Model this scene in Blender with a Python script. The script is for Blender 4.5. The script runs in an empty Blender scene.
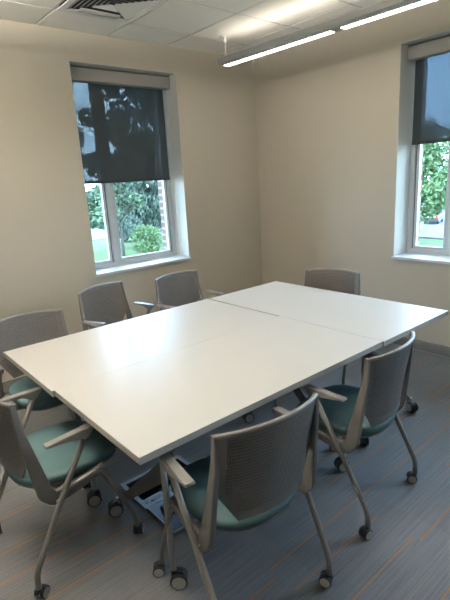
import bpy, bmesh, math, random
from mathutils import Vector, Matrix
from math import sin, cos, pi, radians as R
random.seed(4)
col = bpy.context.scene.collection
sc = bpy.context.scene

# ------------------------------------------------------------------ materials
def mat(name, color, rough=.5, metal=0., spec=.5, bump=None, var=None, coat=0.):
    m = bpy.data.materials.new(name); m.use_nodes = True
    nt = m.node_tree; b = nt.nodes['Principled BSDF']
    b.inputs['Base Color'].default_value = (*color, 1)
    b.inputs['Roughness'].default_value = rough
    b.inputs['Metallic'].default_value = metal
    b.inputs['Specular IOR Level'].default_value = spec
    b.inputs['Coat Weight'].default_value = coat
    tc = nt.nodes.new('ShaderNodeTexCoord')
    if var:
        n = nt.nodes.new('ShaderNodeTexNoise'); n.inputs['Scale'].default_value = var[0]
        n.inputs['Detail'].default_value = 4
        nt.links.new(tc.outputs['Object'], n.inputs['Vector'])
        mx = nt.nodes.new('ShaderNodeMix'); mx.data_type = 'RGBA'
        mx.inputs[6].default_value = (*[c * (1 - var[1]) for c in color], 1)
        mx.inputs[7].default_value = (*[min(1, c * (1 + var[1])) for c in color], 1)
        nt.links.new(n.outputs['Fac'], mx.inputs[0]); nt.links.new(mx.outputs[2], b.inputs['Base Color'])
    if bump:
        n = nt.nodes.new('ShaderNodeTexNoise'); n.inputs['Scale'].default_value = bump[0]
        nt.links.new(tc.outputs['Object'], n.inputs['Vector'])
        bp = nt.nodes.new('ShaderNodeBump'); bp.inputs['Strength'].default_value = bump[1]
        bp.inputs['Distance'].default_value = .002
        nt.links.new(n.outputs['Fac'], bp.inputs['Height']); nt.links.new(bp.outputs[0], b.inputs['Normal'])
    return m

def emit(name, color, strength):
    m = bpy.data.materials.new(name); m.use_nodes = True
    b = m.node_tree.nodes['Principled BSDF']
    b.inputs['Base Color'].default_value = (*color, 1)
    b.inputs['Emission Color'].default_value = (*color, 1)
    b.inputs['Emission Strength'].default_value = strength
    return m

M = {}
M['wall'] = mat('beige_paint', (.555, .50, .41), .85, spec=.2, bump=(260, .12))
M['reveal'] = mat('reveal_paint', (.60, .58, .53), .8, spec=.25)
M['ceil'] = mat('ceiling_tile_white', (.90, .86, .785), .95, spec=.1, bump=(180, .5))
M['tbar'] = mat('ceiling_grid_white', (.66, .65, .61), .6)
M['base'] = mat('grey_rubber_base', (.19, .185, .18), .55)
M['frame'] = mat('window_frame_paint', (.62, .66, .68), .45)
M['gasket'] = mat('black_gasket', (.012, .02, .025), .6)
M['sill'] = mat('sill_white', (.66, .68, .70), .4)
M['cassette'] = mat('shade_cassette_beige', (.33, .31, .285), .55)
M['laminate'] = mat('white_laminate', (.65, .605, .545), .36, spec=.5, var=(2.5, .012))
M['edge'] = mat('table_edge_band', (.44, .41, .37), .5)
M['tableleg'] = mat('table_leg_grey', (.13, .125, .12), .42, metal=.35)
M['silver'] = mat('satin_silver', (.36, .355, .345), .4, metal=.45)
M['chairplastic'] = mat('grey_chair_plastic', (.138, .13, .122), .45)
M['chairmetal'] = mat('grey_chair_metal', (.225, .208, .192), .4, metal=.45)
M['armpad'] = mat('armrest_plastic', (.215, .20, .185), .38)
M['teal'] = mat('teal_vinyl', (.043, .09, .096), .62, spec=.4, bump=(300, .15))
M['black'] = mat('black_rubber', (.012, .012, .014), .5)
M['disc'] = mat('caster_disc_grey', (.36, .335, .31), .45)
M['fixture'] = mat('fixture_grey', (.36, .355, .35), .4, metal=.3)
M['fixture_dull'] = mat('dull_aluminium', (.22, .23, .235), .5, metal=.3)
M['white'] = mat('white_enamel', (.78, .76, .72), .45)
M['cable'] = mat('navy_plastic', (.012, .022, .04), .3)
M['dark'] = mat('dark_box_interior', (.03, .034, .038), .5)
M['orange'] = mat('orange_yarn', (.36, .17, .07), .95, spec=.1, bump=(500, .4))

# carpet: grey-blue loop pile with fine lines along X
m = mat('grey_striped_carpet', (.14, .14, .145), .95, spec=.12); M['carpet'] = m
nt = m.node_tree; b = nt.nodes['Principled BSDF']; b.inputs['Sheen Weight'].default_value = .25; b.inputs['Sheen Roughness'].default_value = .5
tc = nt.nodes.new('ShaderNodeTexCoord')
mp = nt.nodes.new('ShaderNodeMapping'); mp.inputs['Scale'].default_value = (2.2, 150, 1)
n1 = nt.nodes.new('ShaderNodeTexNoise'); n1.inputs['Scale'].default_value = 1; n1.inputs['Detail'].default_value = 2
n2 = nt.nodes.new('ShaderNodeTexNoise'); n2.inputs['Scale'].default_value = 190
mp3 = nt.nodes.new('ShaderNodeMapping'); mp3.inputs['Location'].default_value = (2.185 + .6096 * 20, 0, 0)
mp3.inputs['Scale'].default_value = (1 / .6096, 1 / .6096, 1)
ch = nt.nodes.new('ShaderNodeVectorMath'); ch.operation = 'FLOOR'
wn = nt.nodes.new('ShaderNodeTexWhiteNoise')
nt.links.new(tc.outputs['Object'], mp.inputs[0]); nt.links.new(mp.outputs[0], n1.inputs['Vector'])
nt.links.new(tc.outputs['Object'], n2.inputs['Vector'])
nt.links.new(tc.outputs['Object'], mp3.inputs[0]); nt.links.new(mp3.outputs[0], ch.inputs[0]); nt.links.new(ch.outputs[0], wn.inputs['Vector'])
cr = nt.nodes.new('ShaderNodeValToRGB')
cr.color_ramp.elements[0].position = .36; cr.color_ramp.elements[0].color = (.105, .105, .107, 1)
cr.color_ramp.elements[1].position = .68; cr.color_ramp.elements[1].color = (.15, .149, .148, 1)
nt.links.new(n1.outputs['Fac'], cr.inputs[0])
mx = nt.nodes.new('ShaderNodeMix'); mx.data_type = 'RGBA'; mx.blend_type = 'MULTIPLY'; mx.inputs[0].default_value = .55
nt.links.new(cr.outputs[0], mx.inputs[6]); nt.links.new(n2.outputs['Fac'], mx.inputs[7])
hs = nt.nodes.new('ShaderNodeHueSaturation'); hs.inputs['Saturation'].default_value = .35
ma = nt.nodes.new('ShaderNodeMath'); ma.operation = 'MULTIPLY_ADD'; ma.inputs[1].default_value = .16; ma.inputs[2].default_value = 1.55
nt.links.new(wn.outputs['Value'], ma.inputs[0]); nt.links.new(ma.outputs[0], hs.inputs['Value'])
nt.links.new(mx.outputs[2], hs.inputs['Color']); nt.links.new(hs.outputs[0], b.inputs['Base Color'])
bp = nt.nodes.new('ShaderNodeBump'); bp.inputs['Strength'].default_value = .5; bp.inputs['Distance'].default_value = .003
nt.links.new(n1.outputs['Fac'], bp.inputs['Height']); nt.links.new(bp.outputs[0], b.inputs['Normal'])

# perforated chair back plastic (small slots really let light through)
m = mat('perforated_back_plastic', (.17, .155, .146), .5); M['perf'] = m
nt = m.node_tree; b = nt.nodes['Principled BSDF']; out = nt.nodes['Material Output']
tc = nt.nodes.new('ShaderNodeTexCoord')
sx = nt.nodes.new('ShaderNodeSeparateXYZ'); nt.links.new(tc.outputs['Object'], sx.inputs[0])
def mth(op, a, bb=None):
    n = nt.nodes.new('ShaderNodeMath'); n.operation = op
    for i, v in enumerate((a, bb)):
        if v is None: continue
        if isinstance(v, (int, float)): n.inputs[i].default_value = v
        else: nt.links.new(v, n.inputs[i])
    return n.outputs[0]
ax = mth('MULTIPLY', sx.outputs['X'], 2 * pi / .015); az = mth('MULTIPLY', sx.outputs['Z'], 2 * pi / .013)
s = mth('MULTIPLY', mth('SINE', mth('ADD', ax, mth('MULTIPLY', az, .5))), mth('SINE', mth('SUBTRACT', ax, mth('MULTIPLY', az, .5))))
s2 = mth('MULTIPLY', mth('GREATER_THAN', s, .38), .55)
mix = nt.nodes.new('ShaderNodeMixShader'); tr = nt.nodes.new('ShaderNodeBsdfTransparent')
nt.links.new(s2, mix.inputs[0]); nt.links.new(b.outputs[0], mix.inputs[1]); nt.links.new(tr.outputs[0], mix.inputs[2])
nt.links.new(mix.outputs[0], out.inputs['Surface'])
bp = nt.nodes.new('ShaderNodeBump'); bp.inputs['Strength'].default_value = .6; bp.inputs['Distance'].default_value = .003
nt.links.new(s, bp.inputs['Height']); bp.inputs['Strength'].default_value = 1.0; nt.links.new(bp.outputs[0], b.inputs['Normal'])

# roller shade screen fabric: dark weave, partly see-through
m = mat('dark_screen_fabric', (.058, .068, .074), .8, spec=.2); M['shade'] = m
nt = m.node_tree; b = nt.nodes['Principled BSDF']; out = nt.nodes['Material Output']
tr = nt.nodes.new('ShaderNodeBsdfTransparent'); tr.inputs[0].default_value = (.86, .95, 1, 1)
mix = nt.nodes.new('ShaderNodeMixShader')
tc = nt.nodes.new('ShaderNodeTexCoord'); n = nt.nodes.new('ShaderNodeTexNoise'); n.inputs['Scale'].default_value = 240
nt.links.new(tc.outputs['Object'], n.inputs['Vector'])
mr = nt.nodes.new('ShaderNodeMapRange'); mr.inputs[3].default_value = .09; mr.inputs[4].default_value = .22
nt.links.new(n.outputs['Fac'], mr.inputs[0]); nt.links.new(mr.outputs[0], mix.inputs[0])
nt.links.new(b.outputs[0], mix.inputs[1]); nt.links.new(tr.outputs[0], mix.inputs[2]); nt.links.new(mix.outputs[0], out.inputs['Surface'])

# window glass
m = bpy.data.materials.new('window_glass'); m.use_nodes = True; M['glass'] = m
nt = m.node_tree; nt.nodes.remove(nt.nodes['Principled BSDF']); out = nt.nodes['Material Output']
tr = nt.nodes.new('ShaderNodeBsdfTransparent'); tr.inputs[0].default_value = (.88, .95, .97, 1)
gl = nt.nodes.new('ShaderNodeBsdfGlossy'); gl.inputs['Roughness'].default_value = .02
fr = nt.nodes.new('ShaderNodeFresnel'); fr.inputs[0].default_value = 1.25
mix = nt.nodes.new('ShaderNodeMixShader'); nt.links.new(fr.outputs[0], mix.inputs[0])
nt.links.new(tr.outputs[0], mix.inputs[1]); nt.links.new(gl.outputs[0], mix.inputs[2]); nt.links.new(mix.outputs[0], out.inputs['Surface'])

# brick
m = mat('red_brick', (.3, .15, .1), .9); M['brick'] = m
nt = m.node_tree; b = nt.nodes['Principled BSDF']
tc = nt.nodes.new('ShaderNodeTexCoord'); mp = nt.nodes.new('ShaderNodeMapping'); mp.inputs['Rotation'].default_value = (R(90), 0, 0)
br = nt.nodes.new('ShaderNodeTexBrick'); br.inputs['Scale'].default_value = 1
br.inputs['Brick Width'].default_value = .2; br.inputs['Row Height'].default_value = .072; br.inputs['Mortar Size'].default_value = .012
br.inputs['Color1'].default_value = (.085, .045, .032, 1); br.inputs['Color2'].default_value = (.11, .062, .048, 1); br.inputs['Mortar'].default_value = (.17, .16, .15, 1)
nt.links.new(tc.outputs['Object'], mp.inputs[0]); nt.links.new(mp.outputs[0], br.inputs['Vector']); nt.links.new(br.outputs['Color'], b.inputs['Base Color'])

M['grass'] = mat('lawn_grass', (.042, .085, .018), .95, var=(.7, .3))
M['asphalt'] = mat('pale_asphalt', (.062, .066, .072), .9, var=(.3, .1))
M['concrete'] = mat('kerb_concrete', (.09, .087, .08), .9)
M['leafA'] = mat('green_leaves', (.062, .10, .055), .7, var=(.35, .5))
M['leafB'] = mat('bright_green_leaves', (.085, .145, .055), .7, var=(.35, .45))
M['leafC'] = mat('blue_green_needles', (.072, .105, .078), .8, var=(.35, .5))
M['leafD'] = mat('dark_green_leaves', (.03, .045, .03), .8, var=(.35, .4))
M['bark'] = mat('grey_brown_bark', (.04, .036, .032), .9)
M['carwhite'] = mat('white_car_paint', (.2, .205, .21), .25, coat=.5)
M['cardark'] = mat('dark_car_paint', (.03, .04, .045), .25, coat=.5)
M['cargrey'] = mat('pale_grey_paint', (.07, .075, .082), .3, coat=.4)
M['carglass'] = mat('car_window_glass', (.03, .04, .05), .08)
M['tail'] = mat('red_tail_lamp', (.6, .03, .02), .25)
LC = (1., .955, .875)

# ------------------------------------------------------------------ helpers
def obj(name, bm, m, parent=None, smooth=False, auto=None):
    me = bpy.data.meshes.new(name)
    bmesh.ops.recalc_face_normals(bm, faces=bm.faces[:])
    bm.to_mesh(me); bm.free()
    for x in (m if isinstance(m, (list, tuple)) else [m]): me.materials.append(x)
    if smooth: me.shade_smooth()
    if auto is not None:
        me.shade_smooth(); me.set_sharp_from_angle(angle=R(auto))
    o = bpy.data.objects.new(name, me); col.objects.link(o)
    if parent: o.parent = parent
    return o
def thing(name, label, cat, loc=(0, 0, 0), rz=0, group=None):
    o = bpy.data.objects.new(name, None); o.empty_display_size = .1; col.objects.link(o)
    o.location = loc; o.rotation_euler = (0, 0, rz)
    o['label'] = label; o['category'] = cat
    if group: o['group'] = group
    return o
def tag(o, label, cat, group=None, kind=None):
    o['label'] = label; o['category'] = cat
    if group: o['group'] = group
    if kind: o['kind'] = kind
    return o
def struct(o, label, cat):
    return tag(o, label, cat, kind='structure')

def box(bm, a, b, mi=0, bev=0):
    (x0, y0, z0), (x1, y1, z1) = a, b
    vs = [bm.verts.new(p) for p in ((x0,y0,z0),(x1,y0,z0),(x1,y1,z0),(x0,y1,z0),(x0,y0,z1),(x1,y0,z1),(x1,y1,z1),(x0,y1,z1))]
    fs = [bm.faces.new([vs[i] for i in f]) for f in ((3,2,1,0),(4,5,6,7),(0,1,5,4),(1,2,6,5),(2,3,7,6),(3,0,4,7))]
    for f in fs: f.material_index = mi
    if bev:
        es = {e for f in fs for e in f.edges}
        r = bmesh.ops.bevel(bm, geom=list(es), offset=bev, segments=2, profile=.7, affect='EDGES')
        for f in r['faces']: f.material_index = mi
    return vs

def smooth_path(pts, rad, n=6):
    """fillet the corners of a polyline"""
    P = [Vector(p) for p in pts]; out = [P[0]]
    for i in range(1, len(P) - 1):
        r = rad[i] if isinstance(rad, (list, tuple)) else rad
        a, b, c = P[i-1], P[i], P[i+1]
        d1, d2 = (a - b), (c - b)
        l = min(r, d1.length * .48, d2.length * .48)
        if l < 1e-5: out.append(b); continue
        s, e = b + d1.normalized() * l, b + d2.normalized() * l
        for k in range(n + 1):
            t = k / n; out.append(s * (1-t)**2 + b * 2*t*(1-t) + e * t*t)
    out.append(P[-1]); return out

def sweep(bm, pts, prof, up=Vector((0, 0, 1)), scale=None, cap=True, side=None):
    """sweep a closed 2-D profile [(s,t)] along pts; s is along 'side', t along normal"""
    P = [Vector(p) for p in pts]; rings = []
    T0 = (P[1] - P[0]).normalized()
    if side is None:
        ref = up if abs(T0.dot(up)) < .95 else Vector((1, 0, 0))
        S = T0.cross(ref).normalized()
    else: S = Vector(side)
    for i, p in enumerate(P):
        if i == 0: T = T0
        elif i == len(P) - 1: T = (P[-1] - P[-2]).normalized()
        else: T = ((P[i+1] - p).normalized() + (p - P[i-1]).normalized()).normalized()
        S = (S - T * S.dot(T)).normalized(); N = S.cross(T)
        k = scale[i] if scale else (1, 1)
        if not isinstance(k, (tuple, list)): k = (k, k)
        rings.append([bm.verts.new(p + S * s * k[0] + N * t * k[1]) for s, t in prof])
    n = len(prof)
    for a, b in zip(rings, rings[1:]):
        for j in range(n):
            bm.faces.new((a[j], a[(j+1) % n], b[(j+1) % n], b[j]))
    if cap:
        bm.faces.new(rings[0][::-1]); bm.faces.new(rings[-1])
def circ(r, n=10, ry=None):
    ry = ry or r
    return [(r * cos(2*pi*k/n), ry * sin(2*pi*k/n)) for k in range(n)]
def rrect(w, h, r, n=3):
    out = []
    for cx, cy, a0 in ((w/2-r, h/2-r, 0), (-w/2+r, h/2-r, 90), (-w/2+r, -h/2+r, 180), (w/2-r, -h/2+r, 270)):
        for k in range(n + 1):
            a = R(a0 + 90*k/n); out.append((cx + r*cos(a), cy + r*sin(a)))
    return out
def tube(bm, pts, r, rad=.02, n=10, nf=6):
    sweep(bm, smooth_path(pts, rad, nf), circ(r, n))
def cyl(bm, c, axis, r, h, n=20, bev=0, mi=0):
    """cylinder centred on c along axis, with bevelled rims"""
    A = Vector(axis).normalized(); ref = Vector((0,0,1)) if abs(A.z) < .9 else Vector((1,0,0))
    S = A.cross(ref).normalized(); N = S.cross(A); c = Vector(c)
    prof = [(r-bev, -h/2), (r, -h/2+bev), (r, h/2-bev), (r-bev, h/2)] if bev else [(r, -h/2), (r, h/2)]
    rings = [[bm.verts.new(c + A*z + (S*cos(2*pi*k/n) + N*sin(2*pi*k/n))*rr) for k in range(n)] for rr, z in prof]
    for a, b in zip(rings, rings[1:]):
        for j in range(n):
            f = bm.faces.new((a[j], a[(j+1) % n], b[(j+1) % n], b[j])); f.material_index = mi
    f = bm.faces.new(rings[0][::-1]); f.material_index = mi
    f = bm.faces.new(rings[-1]); f.material_index = mi
def prism(bm, poly, axis, a, b, mi=0):
    """extrude 2-D polygon between a and b along axis (0=x: poly is (y,z), 1=y: poly is (x,z), 2=z)"""
    def P(u, v, w): return {0: (w, u, v), 1: (u, w, v), 2: (u, v, w)}[axis]
    A = [bm.verts.new(P(u, v, a)) for u, v in poly]; B = [bm.verts.new(P(u, v, b)) for u, v in poly]
    fs = [bm.faces.new(A), bm.faces.new(B[::-1])]
    n = len(poly)
    for i in range(n): fs.append(bm.faces.new((A[i], B[i], B[(i+1) % n], A[(i+1) % n])))
    for f in fs: f.material_index = mi
def copy_tree(o, parent=None):
    c = o.copy(); col.objects.link(c); c.parent = parent
    for ch in o.children: copy_tree(ch, c)
    return c
B = bmesh.new

# ------------------------------------------------------------------ room shell
H = 2.887
XL, YB = -6.4, -6.9           # side and back walls behind the camera
W1 = (-2.141, -1.067, .838, 2.654)     # window 1 opening x0 x1 z0 z1 in the wall y=0
W2 = (-1.731, -2.95, .838, 2.648)      # window 2 opening y0 y1 z0 z1 in the wall x=0
W3 = (-3.55, -4.75, .838, 2.648)       # added unseen window in the same wall, to bring in more daylight
FB = (-2.978, -2.580, -2.093, -1.818)  # floor box opening x0 x1 y0 y1

bm = B()
def quad(bm, x0, y0, x1, y1, z, mi=0):
    f = bm.faces.new([bm.verts.new(p) for p in ((x0,y0,z),(x1,y0,z),(x1,y1,z),(x0,y1,z))]); f.material_index = mi
box(bm, (XL, YB, -.12), (FB[0], 0, 0)); box(bm, (FB[1], YB, -.12), (0, 0, 0))
box(bm, (FB[0], YB, -.12), (FB[1], FB[2], 0)); box(bm, (FB[0], FB[3], -.12), (FB[1], 0, 0))
# orange yarn lines woven into the carpet tiles (tile pitch .61 m)
t0, tp = -2.185, .6096
segs = [(-1,0,-3.125),(0,1,-3.155),(-1,0,-2.942),(-2,-1,-2.845),(-1,2,-2.80),(2,3,-2.83),(-2,-1,-2.138),(-3,-1,-2.27),(-2,-1,-1.997),
        (-3,-2,-1.874),(-3,-2,-2.055),(-3,-2,-1.617),(1,4,-2.54),(0,1,-2.63),(1,2,-2.995),(2,4,-2.16),(1,3,-2.07),(-1,1,-2.47),(0,1,-2.31),
        (-4,-3,-2.42),(-4,-3,-1.95),(-1,0,-1.66),(0,2,-1.78),(-2,0,-1.35),(0,1,-1.2),(2,3,-1.72),(-4,-2,-1.12),(-1,1,-.8),(1,3,-.95),
        (2,4,-3.2),(1,2,-3.42),(-2,0,-3.36),(-4,-3,-2.9),(-3,-2,-2.62),(0,1,-3.55),(2,3,-2.72),(-4,-2,-.55),(1,3,-.4),(-1,0,-.35)]
for a, b_, y in segs:
    x0 = max(XL, t0 + tp*a + .004); x1 = min(-.003, t0 + tp*b_ - .004)
    if FB[2]-.02 < y < FB[3]+.02 and x0 < FB[1] and x1 > FB[0]:
        x1 = FB[0] - .04
    quad(bm, x0, y-.0032, x1, y+.0032, .0008, 1)
floor = struct(obj('floor', bm, [M['carpet'], M['orange']]), 'grey blue striped carpet tile floor with thin orange lines', 'floor')

bm = B()
box(bm, (XL, YB, H+.02), (0, 0, H+.1), 1)
gx = [-2.3746 + .6096*k for k in range(-6, 4)]; gy = [-.3836 - .6096*k for k in range(0, 11)]
xs = [XL] + gx + [0]; ys = [0] + gy + [YB]
for i in range(len(xs)-1):
    for j in range(len(ys)-1):
        if xs[i+1]-xs[i] < .05 or ys[j]-ys[j+1] < .05: continue
        if abs(xs[i]+2.3746) < .01 and j == 1: continue       # the air vent sits here
        g = .0115
        box(bm, (xs[i]+(g if i else 0), ys[j+1]+g, H-.006), (xs[i+1]-g, ys[j]-(g if j else 0), H+.02), 0, .004)
for x in gx: box(bm, (x-.007, YB, H-.001), (x+.007, 0, H+.02), 1)
for y in gy: box(bm, (XL, y-.007, H-.0015), (0, y+.007, H+.02), 1)
struct(obj('ceiling', bm, [M['ceil'], M['tbar']]), 'suspended ceiling of white square tiles', 'ceiling')

def wall_x(name, openings, y0, y1, m, x_lo, x_hi, z0=0, z1=H):     # wall running along x with openings
    bm = B(); x = x_lo
    for a, b_, c, d in openings:
        box(bm, (x, y0, z0), (a, y1, z1)); box(bm, (a, y0, z0), (b_, y1, c)); box(bm, (a, y0, d), (b_, y1, z1)); x = b_
    box(bm, (x, y0, z0), (x_hi, y1, z1)); return obj(name, bm, m)
def wall_y(name, openings, x0, x1, m, y_lo, y_hi, z0=0, z1=H):
    bm = B(); y = y_hi
    for a, b_, c, d in openings:
        box(bm, (x0, a, z0), (x1, y, z1)); box(bm, (x0, b_, z0), (x1, a, c)); box(bm, (x0, b_, d), (x1, a, z1)); y = b_
    box(bm, (x0, y_lo, z0), (x1, y, z1)); return obj(name, bm, m)
struct(wall_x('wall_left', [W1], 0, .30, M['wall'], XL, .3), 'beige painted wall with the window whose glass looks on dark trees', 'wall')
struct(wall_y('wall_right', [W2, W3], 0, .30, M['wall'], YB, 0), 'beige painted wall at the right beneath the long pendant lamp', 'wall')
bm = B(); box(bm, (XL-.15, YB, 0), (XL, .3, H)); struct(obj('wall_side', bm, M['wall']), 'beige wall beside the camera', 'wall')
bm = B(); box(bm, (XL-.15, YB-.15, 0), (.3, YB, H)); struct(obj('wall_back', bm, M['wall']), 'beige wall behind the camera', 'wall')
# brick outer leaf
e = .05
struct(wall_x('wall_brick_outside_left', [(W1[0]+.02, W1[1]-e, W1[2]-.05, W1[3]-.03)], .31, .42, M['brick'], XL, .42, -6, 3.6), 'red brick outer wall seen beside the left window', 'wall')
struct(wall_y('wall_brick_outside_right', [(W2[0]-.03, W2[1]+.05, W2[2]-.05, W2[3]-.03), (W3[0]-.05, W3[1]+.05, W3[2]-.05, W3[3]-.03)], .31, .42, M['brick'], YB, .31, -6, 3.6), 'red brick outer wall seen beside the right window', 'wall')

# window reveals (painted lining inside each opening), frames, sills
def make_window(name, T, w, left_w, label):
    """built in a local frame: x along wall (0..w), y outward (0..), z up. T maps to world."""
    z0, z1 = W1[2], W1[3] if name == 'window_1' else W2[3]
    def place(o): o.matrix_world = T; return o
    bm = B(); t = .006
    box(bm, (0, .001, z0), (t, .26, z1)); box(bm, (w-t, .001, z0), (w, .26, z1)); box(bm, (t, .001, z1-t), (w-t, .26, z1))
    rv = struct(place(obj(name + '_reveal' if False else 'trim_' + name[-1], bm, M['reveal'])), 'pale painted reveal lining around ' + label, 'reveal')
    # frame
    bm = B(); y0, y1 = .235, .295; f = .04; zb = z0 + .022
    x0, x1 = t, w - t; zt = z1 - t
    for a, b_ in (((x0, y0, zb), (x0+f, y1, zt)), ((x1-f, y0, zb), (x1, y1, zt)), ((x0+f, y0, zt-f), (x1-f, y1, zt)), ((x0+f, y0, zb), (x1-f, y1, zb+f))):
        box(bm, a, b_, 0, .003)
    mx_ = left_w
    box(bm, (mx_-.026, y0-.006, zb+f), (mx_+.026, y1, zt-f), 0, .003)
    fr = struct(place(obj(name, bm, M['frame'])), 'white framed window in ' + label, 'window')
    # sashes
    for k, (a, b_) in enumerate(((x0+f, mx_-.026), (mx_+.026, x1-f))):
        bm = B(); s = .026; g = .012; yy0, yy1 = .25, .285; zz0, zz1 = zb+f, zt-f; a += g; b_ -= g
        for p, q in (((a, yy0, zz0), (a+s, yy1, zz1)), ((b_-s, yy0, zz0), (b_, yy1, zz1)), ((a+s, yy0, zz0), (b_-s, yy1, zz0+s)), ((a+s, yy0, zz1-s), (b_-s, yy1, zz1))):
            box(bm, p, q, 0, .002)
        sash = obj('sash', bm, M['frame'], fr)
        bm = B(); aa, bb, c, d = a+s, b_-s, zz0+s, zz1-s
        for p, q in (((a-g, .262, zz0), (a, .28, zz1)), ((b_, .262, zz0), (b_+g, .28, zz1))):
            box(bm, p, q)
        obj('gasket', bm, M['gasket'], sash)
        bm = B(); box(bm, (aa, .268, c), (bb, .273, d))
        obj('pane', bm, M['glass'], sash)
    # sill
    bm = B(); box(bm, (-.004, -.022, z0-.006), (w+.004, 0, z0+.02), 0, .004); box(bm, (t, 0, z0+.0005), (w-t, .25, z0+.02))
    sl = obj('window_sill', bm, M['sill'], fr)
    return fr
T1 = Matrix.Translation((W1[0], 0, 0))
make_window('window_1', T1, W1[1]-W1[0], .345, 'the left wall')
T2 = Matrix(((0, 1, 0, 0), (-1, 0, 0, W2[0]), (0, 0, 1, 0), (0, 0, 0, 1)))
make_window('window_2', T2, W2[0]-W2[1], .405, 'the right wall')
T3 = Matrix(((0, 1, 0, 0), (-1, 0, 0, W3[0]), (0, 0, 1, 0), (0, 0, 0, 1)))
make_window('window_3', T3, W3[0]-W3[1], .405, 'the right wall beside the camera, added unseen for daylight')

def make_shade(T, w, zt, zbot, label):
    root = thing('roller_shade', label, 'window shade', group='roller shades'); root.matrix_world = T
    bm = B(); box(bm, (.012, .10, zt-.118), (w-.012, .19, zt-.012), 0, .005)
    obj('cassette', bm, M['cassette'], root)
    bm = B(); box(bm, (.03, .205, zbot), (w-.035, .2056, zt-.03)); fab = obj('shade_fabric', bm, M['shade'], root)
    bm = B(); box(bm, (.03, .199, zbot-.028), (w-.035, .212, zbot), 0, .003); obj('bottom_bar', bm, M['gasket'], root)
    bm = B()
    for dx in (0, .012): tube(bm, [(w-.022, .135+dx, zt-.11), (w-.022, .135+dx, 1.04)], .0014, n=5)
    ch = obj('pull_chain', bm, M['white'], root)
    bm = B(); box(bm, (w-.016, .134, 1.015), (w-.008, .148, 1.035), 0, .003); obj('chain_clip', bm, M['white'], ch)
    return root
make_shade(T1, W1[1]-W1[0], W1[3]-.006, 1.69, 'dark grey roller shade half down over the left window')
make_shade(T2, W2[0]-W2[1], W2[3]-.006, 1.865, 'dark grey roller shade half down over the right window')

# baseboards
bm = B(); box(bm, (XL, -.012, 0), (0, 0, .1), 0, .003); struct(obj('baseboard_left', bm, M['base']), 'grey baseboard along the left wall', 'baseboard')
bm = B(); box(bm, (-.012, YB, 0), (0, -.012, .1), 0, .003)
box(bm, (-.02, YB, 0), (-.011, -.012, .008), 1, .002)  # lighter toe strip: the highlight along the cove is put into its colour
struct(obj('baseboard_right', bm, [M['base'], M['cassette']]), 'grey baseboard along the right wall', 'baseboard')

# ceiling vent, four-way louvred diffuser
vx0, vy1 = -2.3746, -.3836; c = (vx0+.3048, vy1-.3048)
v = thing('ceiling_vent', 'square white four way louvred air vent in the ceiling', 'air vent', (c[0], c[1], H-.011))
bm = B()
for a, b_ in (((-.292, -.292), (.292, -.245)), ((-.292, .245), (.292, .292)), ((-.292, -.245), (-.245, .245)), ((.245, -.245), (.292, .245))):
    box(bm, (a[0], a[1], -.004), (b_[0], b_[1], .004))
obj('vent_frame', bm, M['white'], v)
bm = B(); box(bm, (-.285, -.285, .028), (.285, .285, .033)); obj('plenum_dark', bm, M['black'], v)  # black backing sheet: the shade between the slats is put into its colour
for q, (ax_, sg, out) in enumerate(((0, 1, 1), (1, 1, -1), (0, -1, 1), (1, -1, -1))):   # one set of slats per side
    bm = B()
    if q == 1: box(bm, (-.16, .165, -.002), (.16, .245, .001)); box(bm, (-.235, .225, -.002), (.235, .245, .001))
    for k in range(4 if q == 1 else 0, 7):
        r = .238 - .032*k; ri = r - .024; w0, w1 = r-.003, ri-.003
        a_, b_ = (r, -.003, w0), (r-(.026 if q == 0 else .02), (.002 if q == 0 else .007), w1)
        def P(d, z, w): return (sg*d, w, z) if ax_ == 0 else (w, sg*d, z)
        for dz in (0, .0015):
            vs = [bm.verts.new(P(a_[0], a_[1]+dz, -a_[2])), bm.verts.new(P(a_[0], a_[1]+dz, a_[2])), bm.verts.new(P(b_[0], b_[1]+dz, b_[2])), bm.verts.new(P(b_[0], b_[1]+dz, -b_[2]))]
            bm.faces.new(vs)
    obj('louver', bm, M['white'], v)

# ------------------------------------------------------------------ pendant lamps
def pendant(loc, rz, L, label, pieces, canopy, LENS, emit_up):
    root = thing('pendant_lamp', label, 'lamp', loc, rz, 'long linear pendant lamps')
    # local: beam runs along -y from 0 to -L, underside at z=0
    bm = B(); w = .075
    prism(bm, [(-w, .012), (-w+.012, 0), (-.01, 0), (-.01, .006), (.05, .006), (.05, 0), (w-.012, 0), (w, .012), (w, .05), (w-.006, .056), (-w+.006, .056), (-w, .05)], 1, -L, 0)
    # closed strips between the lens pieces
    ends = [0] + [t for p in pieces for t in p] + [L]
    for i in range(0, len(ends), 2): box(bm, (-.01, -ends[i+1], 0), (.05, -ends[i], .0062))
    h = obj('housing', bm, M['fixture'], root)
    for a, b_ in pieces:
        bm = B(); box(bm, (-.0095, -b_+.003, -.0015), (.0495, -a-.003, .004), 0, .001); obj('lens', bm, LENS, root)
    bm = B(); box(bm, (-.05, -L+.1, .058), (.05, -.1, .061)); obj('uplight', bm, emit_up, root)
    for y in canopy:
        bm = B(); cyl(bm, (0, y, H-.007-loc[2]-.006), (0, 0, 1), .055, .012, 24, .003); k = obj('ceiling_canopy', bm, M['white'], root)
        bm = B(); tube(bm, [(0, y, .056), (0, y, H-.018-loc[2])], .0035, n=8)
        cyl(bm, (0, y, H-loc[2]-.035), (0, 0, 1), .012, .045, 12); cyl(bm, (0, y, .075), (0, 0, 1), .008, .04, 12); obj('hanger', bm, M['white'], k)
    return root
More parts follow.
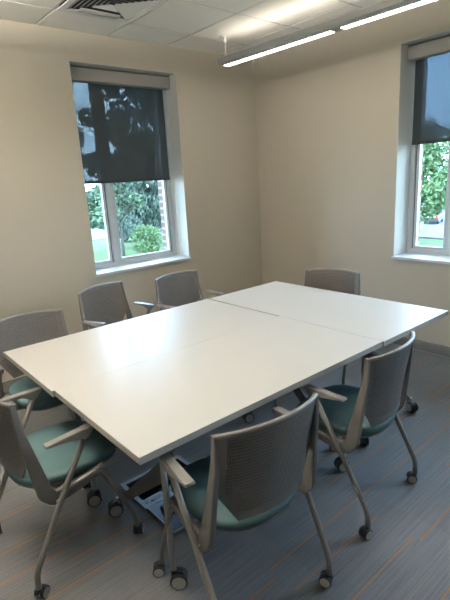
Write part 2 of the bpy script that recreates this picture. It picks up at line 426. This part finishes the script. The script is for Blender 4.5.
pendant((-.868, -.478, 2.64), R(1.8), 4.8, 'long grey linear pendant lamp crossing the top right of the room', [(.012, 1.172), (1.257, 2.42), (2.505, 3.67)], [-.035, -3.0], emit('lamp_lens', LC, 8), emit('uplight_dim', (1., .94, .85), 1.8))
pendant((-3.75, -.6, 2.64), 0, 2.55, 'added unseen grey linear pendant lamp above the camera, lighting the left end of the room', [(.05, 1.22), (1.31, 2.48)], [-.3, -2.2], emit('added_lamp_lens', LC, 20), emit('added_uplight', (1., .955, .87), 205))  # added lamp, out of view, to brighten the left wall and ceiling

# ------------------------------------------------------------------ casters
def add_caster(parent, p, ang, r, w, stem_top, dz=0):
    """twin-wheel caster; stem axis at p (x,y), trailing direction ang"""
    px, py = p; t = Vector((cos(ang), sin(ang), 0)); s = Vector((-sin(ang), cos(ang), 0))
    c = Vector((px, py, r)) + t * r * .55
    bm = B()
    cyl(bm, (px, py, (r*1.15 + stem_top)/2), (0, 0, 1), r*.32, stem_top - r*1.15, 12)
    # hood between the wheels
    n = 12; prof = [(cos(R(a)), sin(R(a))) for a in range(-20, 201, 20)]
    A = [bm.verts.new(c + t*x*r*.98 + Vector((0,0,1))*z*r*1.06 + s*w*.16) for x, z in prof]
    Bv = [bm.verts.new(c + t*x*r*.98 + Vector((0,0,1))*z*r*1.06 - s*w*.16) for x, z in prof]
    bm.faces.new(A); bm.faces.new(Bv[::-1])
    for i in range(len(A)): bm.faces.new((A[i], Bv[i], Bv[(i+1) % len(A)], A[(i+1) % len(A)]))
    cyl(bm, c, s, r*.2, w*.9, 10)
    cst = obj('caster', bm, M['black'], parent)
    for sg in (-1, 1):
        bm = B(); cc = c + s*sg*w*.33
        cyl(bm, cc, s, r, w*.3, 24, r*.1, 0)
        cyl(bm, cc + s*sg*w*.155, s, r*.80, w*.04, 24, 0, 1)
        cyl(bm, cc + s*sg*w*.18, s, r*.22, w*.03, 12, 0, 1)
        obj('wheel', bm, [M['black'], M['disc']], cst, auto=40)
    return cst

# ------------------------------------------------------------------ chair
def build_chair(seed, casters_ang):
    root = thing('conference_chair', 'x', 'chair', group='grey conference chairs with teal seats')
    # ---- back shell
    def hw(z):
        if z < .63: return .142 + (.222-.142)*((z-.49)/.14)
        return .222 - .004*(z-.63)/.23
    def yc(z): return -.215 - .055*max(0, (z-.49)/.37)**1.3
    def sy(x, z): return yc(z) + .060*min(1.1, abs(x)/.222)**2
    def ztop(x): return .862 - .010*(abs(x)/.22)**2
    def zbot(x): return .492 + .010*(abs(x)/.142)**2 if abs(x) < .142 else .50
    NU, NV = 28, 22; th = .007
    def rows():
        out = []
        for j in range(NV+1):
            v_ = j/NV; out.append(v_)
        return out
    bm = B(); F = []
    for side in (0, 1):
        g = []
        for j in range(NV+1):
            row = []
            for i in range(NU+1):
                u = -1 + 2*i/NU
                v_ = j/NV
                zz = .49 + (.86-.49)*v_
                x = u*hw(zz)
                zz2 = zz + ((ztop(x)-.862)*v_ if v_ > .5 else (zbot(x)-.492)*(1-v_)*.0)
                y = sy(x, zz) + (th/2 if side else -th/2)
                row.append(bm.verts.new((x, y, zz2)))
            g.append(row)
        F.append(g)
    def inner(i, j):
        return 2 <= i < NU-2 and 2 <= j < NV-1
    for side, g in enumerate(F):
        for j in range(NV):
            for i in range(NU):
                q = (g[j][i], g[j][i+1], g[j+1][i+1], g[j+1][i])
                f = bm.faces.new(q if side else q[::-1]); f.material_index = 1 if inner(i, j) else 0
    a, b_ = F
    for j in range(NV):
        bm.faces.new((a[j][0], b_[j][0], b_[j+1][0], a[j+1][0])); bm.faces.new((a[j][NU], a[j+1][NU], b_[j+1][NU], b_[j][NU]))
    for i in range(NU):
        bm.faces.new((a[0][i], a[0][i+1], b_[0][i+1], b_[0][i])); bm.faces.new((a[NV][i], b_[NV][i], b_[NV][i+1], a[NV][i+1]))
    back = obj('backrest', bm, [M['chairplastic'], M['perf']], root, auto=45)
    # ---- top rim
    bm = B(); pts = []
    for i in range(17):
        x = -.222 + .444*i/16; pts.append((x, sy(x, .86), ztop(x)))
    sweep(bm, pts, rrect(.017, .015, .006), cap=True)
    obj('top_rim', bm, M['armpad'], back, auto=60)
    # ---- side posts: from the top corners down, elbow, then forward beneath the seat
    for sg in (-1, 1):
        P = [(sg*.222, -.206, .856), (sg*.226, -.198, .74), (sg*.232, -.178, .62), (sg*.243, -.148, .445), (sg*.243, -.118, .405), (sg*.240, -.02, .409), (sg*.236, .12, .432)]
        sp = smooth_path(P, [0, .03, .03, .008, .012, .03, 0], 3)
        sc_ = []
        for q in sp:
            if q.z > .47: t = max(0, (.856-q.z)/.386); w_ = .018 + .040*t**1.2
            else:
                t = max(0, min(1, (q.y+.14)/.26)); w_ = .056 - .026*t
            sc_.append((1 + .5*max(0, min(1, (.75-q.z)/.25)), w_/.05*1.1))
        bm = B(); sweep(bm, sp, rrect(.017, .05, .005), side=(1, 0, 0), scale=sc_)
        obj('back_post', bm, M['chairplastic'], root, auto=50)
    # ---- seat cushion and pan
    def outline(k, n=56):
        pts = []
        for i in range(n):
            a = 2*pi*i/n; cx, sx_ = cos(a), sin(a)
            ex = 3.4 if sx_ > 0 else 2.5
            x = .226*k*math.copysign(abs(cx)**(2/ex), cx); y = .028 + (.225 if sx_ > 0 else .235)*k*math.copysign(abs(sx_)**(2/ex), sx_)
            pts.append((x, y))
        return pts
    def cushion(bm, layers):
        rings = []
        for k, z in layers:
            rings.append([bm.verts.new((x, y, z + (-.012*max(0, (y-.12)/.13)**2 + .006*(x/.22)**2 - .0) )) for x, y in outline(k)])
        n = len(rings[0])
        for a, b_ in zip(rings, rings[1:]):
            for i in range(n): bm.faces.new((a[i], a[(i+1)%n], b_[(i+1)%n], b_[i]))
        bm.faces.new(rings[0][::-1])
        c = bm.verts.new((0, .028, layers[-1][1]-.001))
        for i in range(n): bm.faces.new((rings[-1][i], rings[-1][(i+1)%n], c))
    bm = B(); cushion(bm, [(.97, .432), (.995, .440), (1.0, .452), (.985, .464), (.95, .472), (.88, .477), (.7, .478), (.4, .475)])
    seat = obj('seat', bm, M['teal'], root, smooth=True)
    bm = B(); cushion(bm, [(.80, .408), (.93, .416), (.975, .426), (.975, .4325), (.5, .4325)])
    obj('seat_pan', bm, M['chairplastic'], root, auto=50)
    bm = B(); tube(bm, [(-.235, .09, .412), (.235, .09, .412)], .012); tube(bm, [(-.25, -.07, .40), (.25, -.07, .40)], .011)
    obj('stretcher', bm, M['chairmetal'], root, smooth=True)
    # ---- legs and arms
    for sg in (-1, 1):
        bm = B()
        sweep(bm, smooth_path([(sg*.258, -.243, .055), (sg*.260, -.240, .128), (sg*.266, -.10, .39), (sg*.271, .052, .655)], .03, 6), circ(.0125, 12, .0125))
        tube(bm, [(sg*.243, -.115, .40), (sg*.264, -.10, .383)], .009)
        lg = obj('rear_leg', bm, M['chairmetal'], root, smooth=True)
        bm = B()
        tube(bm, [(sg*.257, .238, .055), (sg*.255, .225, .135), (sg*.247, .095, .438), (sg*.247, -.075, .418)], .0115, [0, .03, .05, 0])
        fl = obj('front_leg', bm, M['chairmetal'], root, smooth=True)
        # armrest: flat pad with a wedge joint at its front
        bm = B()
        prism(bm, [(.085, .668), (.075, .673), (-.133, .671), (-.136, .662), (-.01, .652), (.030, .628), (.048, .628)], 0, sg*.270-.020, sg*.270+.020)
        # taper inwards to the rear
        for v_ in bm.verts:
            if v_.co.y < 0: v_.co.x += sg*.014
        bmesh.ops.bevel(bm, geom=bm.edges[:], offset=.003, segments=2, affect='EDGES')
        obj('armrest', bm, M['armpad'], root, auto=40)
        add_caster(root, (sg*.258, -.243), casters_ang[0 if sg < 0 else 1], .026, .046, .075)
        add_caster(root, (sg*.257, .238), casters_ang[2 if sg < 0 else 3], .026, .046, .075)
    return root
chairs = [
 # x, y, heading, label
 (-2.903, -2.754, -5.5, 'grey chair in the foreground, its perforated back to the camera at the near table edge'),
 (-2.091, -2.715, 4.9, 'grey chair right of the foreground chair, its back to the camera near the table joint'),
 (-3.347, -1.976, -86.85, 'grey chair at the left end of the table, its teal seat fully in view'),
 (-3.083, -1.189, 180.7, 'grey chair behind the far left corner of the table, leftmost of those facing the camera'),
 (-2.312, -.775, 197.4, 'grey chair facing the camera under the left part of the left window, turned slightly'),
 (-1.702, -.898, 185.3, 'grey chair facing the camera under the right corner of the left window'),
 (-1.079, -1.755, 105.9, 'grey chair beyond the far right table, only its back top showing'),
]
angs = [R(165), R(120), R(150), R(135)]
proto = None
for i, (x, y, a, lab) in enumerate(chairs):
    if proto is None: o = proto = build_chair(0, angs)
    else: o = copy_tree(proto)
    o.location = (x, y, 0); o.rotation_euler = (0, 0, R(a)); o['label'] = lab

# ------------------------------------------------------------------ tables
def table_frame(parent, x, ya, yb, xp=None, zl=.086):
    """ya = end with the upright post (at xp), yb = end with the low foot (local), zl = height of the blade's low end"""
    d = 1 if yb > ya else -1
    xp = x if xp is None else xp
    bm = B(); tube(bm, [(xp, ya, .085), (xp, ya, .69)], .0125, n=12)
    obj('post', bm, M['silver'], parent, smooth=True)
    bm = B(); t = .012; k = zl - .086   # tapered blade running from the post's head down to the low foot
    poly = [(yb - d*.004, zl), (yb - d*.018, zl+.018), (ya + d*.085, .53), (ya + d*.08, .69), (ya + d*.012, .69), (ya + d*.012, .50), (ya + d*.055, .455), (yb-d*.05, zl+.002)]
    prism(bm, poly, 0, x-t, x+t)
    bmesh.ops.bevel(bm, geom=bm.edges[:], offset=.003, segments=1, affect='EDGES')
    leg = obj('leg', bm, M['tableleg'], parent)
    bm = B()
    if k > .01: tube(bm, [(x, yb-d*.006, .07), (x, yb-d*.006, zl+.02)], .011, n=12)
    else: box(bm, (x-.013, min(yb-d*.028, yb+d*.008), .076), (x+.013, max(yb-d*.028, yb+d*.008), .098), 0, .004)
    obj('foot_cap', bm, M['silver'], leg)
    bm = B(); box(bm, (min(x, xp)-.03, -.30, .685), (max(x, xp)+.03, .30, .706), 0, .004); obj('top_bracket', bm, M['tableleg'], parent)
    add_caster(parent, (xp, ya), R(-40 if xp != x else 140), .037, .055, .09)
    add_caster(parent, (x, yb), R(158), .037, .055, .082)
def make_table(label, loc, rz, ends):
    root = thing('conference_table', label, 'table', loc, rz, 'white tables pushed together')
    bm = B(); L2, D2 = .757, .3785
    box(bm, (-L2, -D2, .708), (L2, D2, .737), 1, .0015)
    for f in bm.faces:
        if f.normal.z > .9: f.material_index = 0
    bmesh.ops.recalc_face_normals(bm, faces=bm.faces[:])
    for f in bm.faces: f.material_index = 0 if f.normal.z > .9 else 1
    obj('tabletop', bm, [M['laminate'], M['edge']], root)
    for en in ends: table_frame(root, *en)
    bm = B(); box(bm, (-.58, -.02, .64), (.58, .02, .70), 0, .006); obj('beam', bm, M['tableleg'], root)
    return root
E1 = [(-.552, -.2585, .305, -.600), (.555, .245, -.283)]
make_table('white table nearest the camera, wheeled, with the foreground chair at it', (-2.533, -2.3225, 0), 0, E1)
make_table('white table behind the nearest one, alongside the left window wall', (-2.545, -1.5645, 0), 0, [(-.585, -.060, -.300, None, .20), (.574, .275, -.266)])
make_table('white table set crosswise at the far right end of the group', (-1.3945, -1.951, 0), R(90), [(-.576, .290, -.290), (.576, .290, -.290)])

# ------------------------------------------------------------------ floor box under the nearest table
fb = thing('floor_box', 'open floor power box with silver trim and sockets under the nearest table', 'floor box', ((FB[0]+FB[1])/2, (FB[2]+FB[3])/2, 0))
hx, hy = (FB[1]-FB[0])/2, (FB[3]-FB[2])/2
bm = B(); t = .022
for a, b_ in (((-hx-.003, -hy-.003), (hx+.003, -hy+t)), ((-hx-.003, hy-t), (hx+.003, hy+.003)), ((-hx-.003, -hy+t), (-hx+t, hy-t)), ((hx-t, -hy+t), (hx+.003, hy-t))):
    box(bm, (a[0], a[1], .0005), (b_[0], b_[1], .009), 0, .002)
obj('trim_ring', bm, M['fixture_dull'], fb)
bm = B(); hx2, hy2 = hx-.004, hy-.004
box(bm, (-hx2, -hy2, -.115), (hx2, hy2, -.11)); box(bm, (-hx2, -hy2, -.11), (-hx2+.004, hy2, 0)); box(bm, (hx2-.004, -hy2, -.11), (hx2, hy2, 0))
box(bm, (-hx2+.004, -hy2, -.11), (hx2-.004, -hy2+.004, 0)); box(bm, (-hx2+.004, hy2-.004, -.11), (hx2-.004, hy2, 0))
obj('tub', bm, M['dark'], fb)
bm = B(); box(bm, (-hx2+.02, -.09, -.05), (-.03, -.01, -.04), 0, .003); box(bm, (.0, -.09, -.05), (.12, -.01, -.04), 0, .003)
pl_ = obj('socket_plate', bm, M['tableleg'], fb)
for k in range(4):
    x = -.145 + .045*k + (.06 if k > 1 else 0)
    bm = B(); cyl(bm, (x, -.05, -.037), (0, 0, 1), .014, .006, 16, .001)
    for dx in (-.005, .005): box(bm, (x+dx-.001, -.053, -.0345), (x+dx+.001, -.046, -.0335), 1)
    obj('socket', bm, [M['chairplastic'], M['black']], pl_)
bm = B(); box(bm, (-hx+.002, -hy-.25, .002), (-hx+.29, -hy-.012, .016), 0, .003); lid = obj('lid', bm, M['cable'], fb)
bm = B()
for a, b_ in (((-hx+.002, -hy-.255), (-hx+.009, -hy-.01)), ((-hx+.009, -hy-.255), (-hx+.29, -hy-.248)), ((-hx+.283, -hy-.248), (-hx+.29, -hy-.012))):
    box(bm, (a[0], a[1], .001), (b_[0], b_[1], .019))
obj('lid_edge', bm, M['fixture_dull'], lid)
bm = B()
for k in range(3): box(bm, (-hx+.05+.075*k, -hy-.12, .0165), (-hx+.105+.075*k, -hy-.06, .034), 0, .004)
obj('plug', bm, M['black'], lid)
bm = B()
tube(bm, [(-hx+.08, -hy-.09, .034), (-hx+.12, -hy-.03, .05), (-.04, -.02, -.02)], .004, .04, 8)
tube(bm, [(-hx+.15, -hy-.09, .034), (-hx+.2, -hy-.02, .06), (.03, -.02, -.02)], .004, .04, 8)
obj('power_cable', bm, M['black'], lid, smooth=True)

# ------------------------------------------------------------------ outdoors
G = -5.5
def flat(name, pts, z, m, label, cat):
    bm = B(); A = [bm.verts.new((x, y, z)) for x, y in pts]; Bt = [bm.verts.new((x, y, z-.3)) for x, y in pts]
    bm.faces.new(A); n = len(A)
    for i in range(n): bm.faces.new((A[i], Bt[i], Bt[(i+1)%n], A[(i+1)%n]))
    bm.faces.new(Bt[::-1])
    return struct(obj(name, bm, m), label, cat)
flat('lawn', [(-30, .8), (-30, 140), (180, 140), (180, -60), (.8, -60), (.8, .8)], G, M['grass'], 'green lawn below the windows', 'lawn')
flat('road', [(4, 80), (4, 56), (26, 57), (43, 44), (44, 19), (41, -30), (90, -30), (90, 80)], G+.05, M['asphalt'], 'pale asphalt street beyond the lawn', 'road')
flat('kerb', [(25.6, 56.8), (42.4, 43.9), (43.4, 19), (40.4, -30), (40.9, -30), (43.9, 19), (42.9, 44.1), (26, 57.2)], G+.16, M['concrete'], 'pale concrete kerb between lawn and street', 'kerb')

def leaf_cloud(blobs, n, size, droop=0):
    bm = B(); tot = sum(b_[3]*b_[4]*b_[5] for b_ in blobs)
    for (x, y, z, rx, ry, rz) in blobs:
        for _ in range(int(n*rx*ry*rz/tot)):
            while True:
                p = Vector((random.uniform(-1,1), random.uniform(-1,1), random.uniform(-1,1)))
                if .25 < p.length < 1: break
            if random.random() < .6: p = p.normalized()*random.uniform(.75, 1.05)
            c = Vector((x + p.x*rx, y + p.y*ry, z + p.z*rz))
            s = size*random.uniform(.5, 1.4)
            a = Vector((random.gauss(0,1), random.gauss(0,1), random.gauss(0,.6))).normalized()
            b_ = a.cross(Vector((random.gauss(0,1), random.gauss(0,1), random.gauss(0,1)))).normalized()
            if droop: a = (a*.4 + Vector((0,0,-1))*droop).normalized(); b_ = a.cross(b_).normalized()
            u, w = a*s, b_*s*.55
            mid = c + a.cross(b_)*s*.15
            vs = [bm.verts.new(c-u), bm.verts.new(mid+w), bm.verts.new(c+u), bm.verts.new(mid-w)]
            bm.faces.new((vs[0], vs[1], vs[3])); bm.faces.new((vs[1], vs[2], vs[3]))
    return bm
def tree(name, label, x, y, h, blobs, n, size, m, droop=0, tr=.25, lean=(0, 0), cat='tree'):
    root = thing(name, label, cat, (x, y, G), 0, 'trees and bushes outside')
    bm = B()
    pts = [(0, 0, 0), (lean[0]*.3, lean[1]*.3, h*.35), (lean[0], lean[1], h*.85)]
    sp = smooth_path(pts, h*.15, 6); sweep(bm, sp, circ(tr, 8), scale=[1-.75*i/(len(sp)-1) for i in range(len(sp))])
    for k in range(7):
        a = random.uniform(0, 2*pi); zz = h*random.uniform(.35, .75); ln = h*random.uniform(.15, .3)
        q = [Vector((lean[0]*zz/h, lean[1]*zz/h, zz)), Vector((cos(a)*ln*.5, sin(a)*ln*.5, zz+ln*.3)), Vector((cos(a)*ln, sin(a)*ln, zz+ln*.8))]
        sweep(bm, smooth_path(q, .3, 3), circ(tr*.35, 6), scale=[1-.7*i/8 for i in range(6)][:len(smooth_path(q, .3, 3))] + [.3]*10)
    obj('trunk', bm, M['bark'], root, smooth=True)
    obj('foliage', leaf_cloud(blobs, n, size, droop), m, root)
    return root
def rb(n, R_, z0, z1, r):
    out = []
    for _ in range(n):
        a = random.uniform(0, 2*pi); q = R_*math.sqrt(random.random()); s = r*random.uniform(.7, 1.3)
        out.append((q*cos(a), q*sin(a), random.uniform(z0, z1), s, s, s*.8))
    return out
# left window
tree('evergreen_tree', 'drooping blue green evergreen filling the right pane of the left window', 26.0, 44.5, 20, rb(70, 4.1, 2.4, 21, 1.4), 27000, .22, M['leafC'], .9, .3)
tree('evergreen_tree', 'drooping evergreen at the right edge of the left window behind the bush', 36.2, 48.5, 20, rb(46, 3.6, 2.0, 21, 1.5), 14000, .30, M['leafC'], .8, .28)
tree('leafy_tree', 'thin trunked leafy tree in the left pane of the left window', 15.2, 45.4, 20, rb(56, 4.4, 2.6, 21, 1.0), 12000, .26, M['leafA'], 0, .2, (.6, .4))
tree('slim_tree', 'slim trunked tree just right of the left window mullion', 17.1, 35.9, 10.5, rb(18, 1.9, 3.6, 11.5, .9), 3000, .26, M['leafA'], 0, .16)
bushes = [(20.6, 37.6, 'round bright green bush on the lawn below the evergreen')]
for x, y, lab in bushes:
    tree('green_bush', lab, x, y, 2.6, rb(14, 1.1, .6, 2.6, .75), 5000, .11, M['leafB'], 0, .08, cat='bush')
tree('green_bush', 'dark green bush at the right of the round bright bush', 24.7, 35.6, 2.6, rb(12, 1.2, .6, 2.8, .8), 2600, .17, M['leafA'], 0, .08, cat='bush')
for k, (x, y, h) in enumerate(((28, 92, 12), (47, 88, 13), (68, 86, 12))):
    tree('leafy_tree', ['distant dark tree across the street, left in the left window', 'distant dark tree across the street behind the evergreens', 'distant dark tree across the street, rightmost behind the evergreens'][k],
         x, y, h, rb(16, 6, 3, 13, 3), 2200, .7, M['leafD'], 0, .3)
# right window
tree('maple_tree', 'large bright green tree filling the middle of the right window', 41.0, 19.8, 12, rb(52, 3.4, 3.1, 11.4, 1.4), 18000, .2, M['leafB'], 0, .26)
tree('maple_tree', 'bright green tree at the right side of the right window', 42.6, 10.5, 11.0, rb(30, 3.0, 3.2, 9.6, 1.5), 9000, .28, M['leafB'], 0, .26)
for k, (x, y, h) in enumerate(((80, 49, 12), (84, 31, 11))):
    tree('leafy_tree', ['distant tree behind the white pickup, leftward one', 'distant tree behind the white pickup, rightward one'][k], x, y, h, rb(14, 4.5, 3, 12, 2.6), 2200, .6, M['leafA'], 0, .3)

def vehicle(name, label, cat, loc, rz, prof, cabin, w, m, wheels, roofm=None):
    root = thing(name, label, cat, loc, rz)
    bm = B(); prism(bm, prof, 1, -w/2, w/2); bmesh.ops.bevel(bm, geom=bm.edges[:], offset=.05, segments=2, affect='EDGES'); obj('body', bm, m, root, auto=35)
    bm = B(); prism(bm, cabin, 1, -w/2+.12, w/2-.12)
    zt = max(z for _, z in cabin)
    bmesh.ops.recalc_face_normals(bm, faces=bm.faces[:])
    for f in bm.faces: f.material_index = 0 if f.normal.z > .9 else 1
    obj('cabin', bm, [roofm or m, M['carglass']], root)
    for x in wheels:
        for s in (-1, 1):
            bm = B(); cyl(bm, (x, s*(w/2-.1), .36), (0, 1, 0), .36, .22, 20, .03, 0); cyl(bm, (x, s*(w/2+.012), .36), (0, 1, 0), .2, .03, 16, 0, 1)
            obj('wheel', bm, [M['black'], M['cargrey']], root)
    xr = min(x for x, _ in prof)
    for s in (-1, 1):
        bm = B(); box(bm, (xr-.02, s*(w/2-.14)-.1, .75), (xr+.05, s*(w/2-.14)+.1, 1.15), 0, .01); obj('tail_lamp', bm, M['tail'], root)
    return root
truck_prof = [(-2.8, .5), (-2.8, 1.2), (-.6, 1.25), (1.2, 1.25), (1.5, 1.2), (2.7, 1.1), (2.75, .5)]
vehicle('pickup_truck', 'white pickup truck with red tail lamp parked on the street', 'truck', (48.8, 24.2, G+.05), R(25), truck_prof,
        [(-.7, 1.2), (-.55, 1.85), (.9, 1.85), (1.5, 1.2)], 1.95, M['carwhite'], (-1.8, 1.8))
car_prof = [(-2.2, .35), (-2.25, .85), (-1.6, 1.0), (1.0, 1.0), (2.1, .8), (2.15, .35)]
cab = [(-1.5, .98), (-1.0, 1.45), (.4, 1.45), (1.1, .98)]
vehicle('parked_car', 'pale car parked beyond the white pickup', 'car', (57.5, 25.3, G+.05), R(15), car_prof, cab, 1.8, M['cargrey'], (-1.35, 1.4))
vehicle('parked_car', 'dark car with a pale grey roof half hidden behind the green bush', 'car', (26.8, 50.5, G+.05), R(-40), [(x*1.05, z*1.25) for x, z in car_prof], [(x*1.1, z*1.3) for x, z in cab], 1.9, M['cardark'], (-1.35, 1.4), M['cargrey'])

# ------------------------------------------------------------------ light
w = bpy.data.worlds.new('world'); sc.world = w; w.use_nodes = True
nt = w.node_tree; bg = nt.nodes['Background']
tc = nt.nodes.new('ShaderNodeTexCoord'); n = nt.nodes.new('ShaderNodeTexNoise'); n.inputs['Scale'].default_value = 3.0; n.inputs['Detail'].default_value = 5
cr = nt.nodes.new('ShaderNodeValToRGB')
cr.color_ramp.elements[0].position = .40; cr.color_ramp.elements[0].color = (.46, .68, 1.0, 1)
cr.color_ramp.elements[1].position = .62; cr.color_ramp.elements[1].color = (.74, .87, 1.0, 1)
nt.links.new(tc.outputs['Generated'], n.inputs['Vector']); nt.links.new(n.outputs['Fac'], cr.inputs[0]); nt.links.new(cr.outputs[0], bg.inputs[0])
bg.inputs[1].default_value = 9.0
def portal(loc, rot, sx, sy):
    l = bpy.data.lights.new('window_portal', 'AREA'); l.shape = 'RECTANGLE'; l.size = sx; l.size_y = sy
    l.cycles.is_portal = True
    l.energy = 1; o = bpy.data.objects.new('window_portal', l); col.objects.link(o); o.location = loc; o.rotation_euler = rot
portal(((W1[0]+W1[1])/2, .44, 1.75), (R(-90), 0, 0), 1.1, 1.85)
portal((.44, (W2[0]+W2[1])/2, 1.75), (0, R(90), 0), 1.85, 1.25)
portal((.44, (W3[0]+W3[1])/2, 1.75), (0, R(90), 0), 1.85, 1.25)

# ------------------------------------------------------------------ camera
C = Vector((-3.93012, -3.96799, 1.62975)); ya, pi_, ro = 0.8748378, -0.2539970, -0.0581534
f = Vector((cos(ya)*cos(pi_), sin(ya)*cos(pi_), sin(pi_))); r = Vector((sin(ya), -cos(ya), 0)); u = r.cross(f)
r2 = r*cos(ro) + u*sin(ro); u2 = -r*sin(ro) + u*cos(ro)
cd = bpy.data.cameras.new('camera'); cam = bpy.data.objects.new('camera', cd); col.objects.link(cam)
mw = Matrix((r2, u2, -f)).transposed().to_4x4(); mw.translation = C; cam.matrix_world = mw
cd.sensor_fit = 'VERTICAL'; cd.sensor_height = 24; cd.lens = 462.072*24/600; cd.clip_start = .05; cd.clip_end = 500
sc.camera = cam
sc.view_settings.view_transform = 'Standard'; sc.view_settings.look = 'None'
sc.view_settings.gamma = 1; sc.view_settings.use_curve_mapping = False; sc.view_settings.exposure = 1.28
sc.cycles.use_denoising = True; sc.cycles.max_bounces = 10; sc.cycles.transparent_max_bounces = 16
sc.cycles.sample_clamp_indirect = 8
